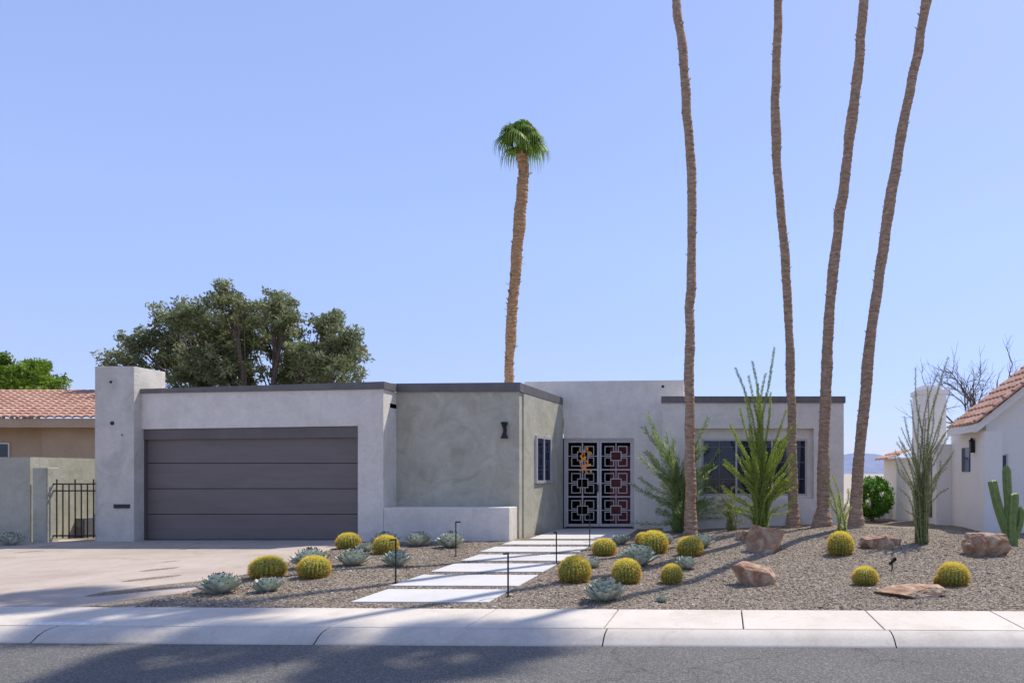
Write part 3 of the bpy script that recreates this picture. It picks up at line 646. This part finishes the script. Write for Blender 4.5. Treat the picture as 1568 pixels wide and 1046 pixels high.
for (px,py,w) in [(338,908,60),(410,906,46),(475,868,56),(541,866,52),(590,836,42),(606,866,46),(640,836,42),(690,838,46),(907,869,32),(926,920,70),(977,866,64),(950,834,34),(1050,871,40),(1074,838,42),(15,836,38),(1013,921,22),(1018,833,34),(560,845,30)]:
    x,y,z=site(px,py) if px>100 else (fx(px,14.3),14.3,0)
    place('agave_plant',random.choice(agm),(x,y,z-.01),w/F*y/2*1.06,w/F*y/2*1.25)
def barrel_mesh(seed):
    r=random.Random(seed); q=Acc(); nr=24; nt=nr*6; nl=16
    th=np.arange(nt)*2*math.pi/nt; V=[]
    for k in range(nl+1):
        ph=-.9+ (math.pi/2+.9)*k/nl; c=math.cos(ph); rr=(1+.085*np.cos(nr*th)*min(1,c*1.5))*c; z=math.sin(ph)*.95+.72 - (.09*max(0,(ph-1.1)/.47))
        V.append(np.stack([rr*np.cos(th),rr*np.sin(th),np.full(nt,z)],-1))
    V=np.concatenate(V); i=np.arange(nl)[:,None]*nt; j=np.arange(nt)[None]; j2=(j+1)%nt
    q.add(V,np.stack([i+j,i+j2,i+nt+j2,i+nt+j],-1).reshape(-1,4),0)
    C=[];A=[];B=[];S=[]
    for k in range(nr):
        t=k*2*math.pi/nr
        for m_ in range(15):
            ph=-.75+2.2*m_/14+r.uniform(-.03,.03); c=math.cos(ph); 
            nn=np.array([math.cos(t)*c,math.sin(t)*c,math.sin(ph)]); p=nn*np.array([1.08,1.08,.98])+[0,0,.72-.09*max(0,(ph-1.1)/.47)]
            sh=r.random()
            for s_ in range(9):
                d=nn*r.uniform(.25,.9)+np.array([r.gauss(0,.6),r.gauss(0,.6),r.gauss(0,.6)]); d/=np.linalg.norm(d); L=r.uniform(.08,.15)
                C.append(p+d*L*.9);A.append(d*L);b_=np.cross(d,[r.gauss(0,1),r.gauss(0,1),r.gauss(0,1)]);B.append(b_/np.linalg.norm(b_)*.016); S.append(min(1,max(0,.0+sh*.4+r.random()*.35+.42*math.sin(ph))))
    q.leaves(np.array(C),np.array(A),np.array(B),np.array(S),1)
    for s_ in range(220):
        a=r.uniform(0,6.28); rr=r.random()**.5*.3; p=np.array([math.cos(a)*rr,math.sin(a)*rr,1.56]); d=np.array([r.gauss(0,.5),r.gauss(0,.5),1]); d/=np.linalg.norm(d)
        q.leaves(np.array([p]),np.array([d*.08]),np.array([np.cross(d,[1,0,0])*.02]),np.array([.95]),1)
    return q
bm=[]
for s_ in range(2):
    o=barrel_mesh(s_).build('golden_barrel_cactus',['cactus','spine']); bm.append(o.data); bpy.data.objects.remove(o)
for (px,py,w,hs) in [(410,886,46,.9),(480,885,42,.95),(590,850,34,1.05),(534,842,32,.95),(880,892,46,1.05),(925,852,34,.95),(960,894,42,1.1),(1000,850,42,1.05),(1028,895,31,1.2),(1056,852,38,.95),(1287,851,38,1.15),(1325,897,37,.95),(1459,897,44,.98),(1439,896,18,1.0),(985,836,24,1)]:
    x,y,z=site(px,py-2); s=w/F*y/2*.93; place('golden_barrel_cactus',random.choice(bm),(x,y,z-.01),s,s*hs)
import bmesh
def boulder(cx,by,w,h,seed):
    x,y,z=site(cx,by-3); bmx=bmesh.new(); bmesh.ops.create_icosphere(bmx,subdivisions=5,radius=1)
    r=random.Random(seed); planes=[(Vector((0,0,1)).lerp(Vector((r.gauss(0,1),r.gauss(0,1),0)),.15).normalized(),.55)]
    for k in range(11):
        a=k*.62*2+r.uniform(-.3,.3); n=Vector((math.cos(a),math.sin(a),r.gauss(0,.35))).normalized(); planes.append((n,r.uniform(.52,.78)))
    sx_,sz_=w/F*y/2,h/F*y
    for v in bmx.verts:
        p=v.co.copy()
        for n,dd in planes:
            e=p.dot(n)-dd
            if e>0: p-=n*e*.95
        p*=1+.08*mnoise.noise(p*2.6+Vector((seed,0,0)))+.04*mnoise.noise(p*8+Vector((seed,3,0)))
        v.co=Vector((p.x*sx_*1.4,p.y*sx_*.95,p.z*sz_*.98+sz_*.40))
    me=bpy.data.meshes.new('boulder'); bmx.to_mesh(me); bmx.free(); me.materials.append(M['rock'])
    o=bpy.data.objects.new('boulder',me); sc.collection.objects.link(o); o.location=(x,y,z)
for a in [(1173,846,60,34,1),(1159,897,66,28,2),(1402,914,92,16,3),(1507,852,76,34,4),(1338,841,54,18,5),(1368,837,24,12,6),(1142,828,30,12,7)]: boulder(*a)
b=np.array(site(1546,834)); q=Acc(); d=b[1]
rib=lambda th:1+.16*np.cos(7*th)
def cc(l,r_): 
    P=catmull([(fx(a,d),d,fz(c,d)) for a,c in l],6); rr=np.full(len(P),r_); rr[-1]=r_*.15; rr[-2]=r_*.75; q.tube(P,rr,42,0,.5,True,rib)
cc([(1548,838),(1547,800),(1549,765),(1548,755)],.12); cc([(1545,825),(1536,800),(1528,775),(1521,745),(1519,735)],.08); cc([(1545,812),(1545,780),(1542,740),(1541,711)],.075); cc([(1552,826),(1561,800),(1563,775)],.07)
q.build('columnar_cactus',['cactus'],None,True)
for i,(px,yb,yt,arm) in enumerate([(606,893,826,0),(698,852,799,1),(778,914,847,-1),(852,864,815,0),(903,836,787,0)]):
    x,y,z=site(px,yb); zt=fz(yt,y); q=Acc(); q.tube([(x,y,z-.05),(x,y,zt)],[.011,.011],8); q.tube([(x,y,zt),(x+(.12 if arm>0 else -.02),y-.10,zt+.005)],[.014,.012],8); q.box(x-.03,x+.03,y-.03,y+.03,z-.01,z+.012)
    q.build('path_light',['black'])
for (px,py) in [(1366,872)]:
    x,y,z=site(px,py); q=Acc(); q.tube([(x,y,z-.03),(x,y,z+.1)],[.012,.012],6); q.tube([(x-.03,y+.03,z+.08),(x+.04,y-.04,z+.17)],[.022,.03],10); q.build('landscape_spotlight',['black'])

# ---------------- light
el=math.radians(58); az=math.radians(41)
S=Vector((math.sin(az)*math.cos(el),math.cos(az)*math.cos(el),math.sin(el)))
L=bpy.data.lights.new('sun','SUN'); L.energy=4.8; L.angle=math.radians(.5); L.color=(1,.94,.84)
o=bpy.data.objects.new('sun',L); sc.collection.objects.link(o); o.rotation_euler=(-S).to_track_quat('-Z','Y').to_euler(); o.location=(20,30,40)
w=bpy.data.worlds.new('World'); sc.world=w; w.use_nodes=True; nt=w.node_tree
sky=nt.nodes.new('ShaderNodeTexSky'); sky.sky_type='NISHITA'; sky.sun_disc=False; sky.sun_elevation=el; sky.sun_rotation=az
sky.air_density=1.0; sky.dust_density=.4; sky.ozone_density=2.5
gm=nt.nodes.new('ShaderNodeGamma'); gm.inputs[1].default_value=.55; nt.links.new(sky.outputs[0],gm.inputs[0])
vm=nt.nodes.new('ShaderNodeVectorMath'); vm.operation='MULTIPLY'; vm.inputs[1].default_value=(1.95,2.08,2.85); nt.links.new(gm.outputs[0],vm.inputs[0])
# horizon band of the sky tinted darker and bluer than the default
tc=nt.nodes.new('ShaderNodeTexCoord'); sp=nt.nodes.new('ShaderNodeSeparateXYZ'); nt.links.new(tc.outputs['Generated'],sp.inputs[0])
rp=nt.nodes.new('ShaderNodeValToRGB'); rp.color_ramp.elements[0].position=0.0; rp.color_ramp.elements[0].color=(.76,.78,.88,1); rp.color_ramp.elements[1].position=.30; rp.color_ramp.elements[1].color=(1,1,1,1)
nt.links.new(sp.outputs[2],rp.inputs[0])
v2=nt.nodes.new('ShaderNodeVectorMath'); v2.operation='MULTIPLY'; nt.links.new(vm.outputs[0],v2.inputs[0]); nt.links.new(rp.outputs[0],v2.inputs[1])
bg=nt.nodes['Background']; bg.inputs[1].default_value=.15; nt.links.new(v2.outputs[0],bg.inputs[0])
sc.view_settings.view_transform='Standard'; sc.view_settings.look='None'; sc.view_settings.exposure=0
cam=bpy.data.cameras.new('camera'); cam.sensor_width=36; cam.lens=F/1568*36; cam.shift_x=(784-CX)/1568; cam.shift_y=(HY-523)/1568; cam.clip_end=9000; cam.clip_start=.05
o=bpy.data.objects.new('camera',cam); sc.collection.objects.link(o); o.location=(0,0,EYE); o.rotation_euler=(math.radians(90),0,0); sc.camera=o
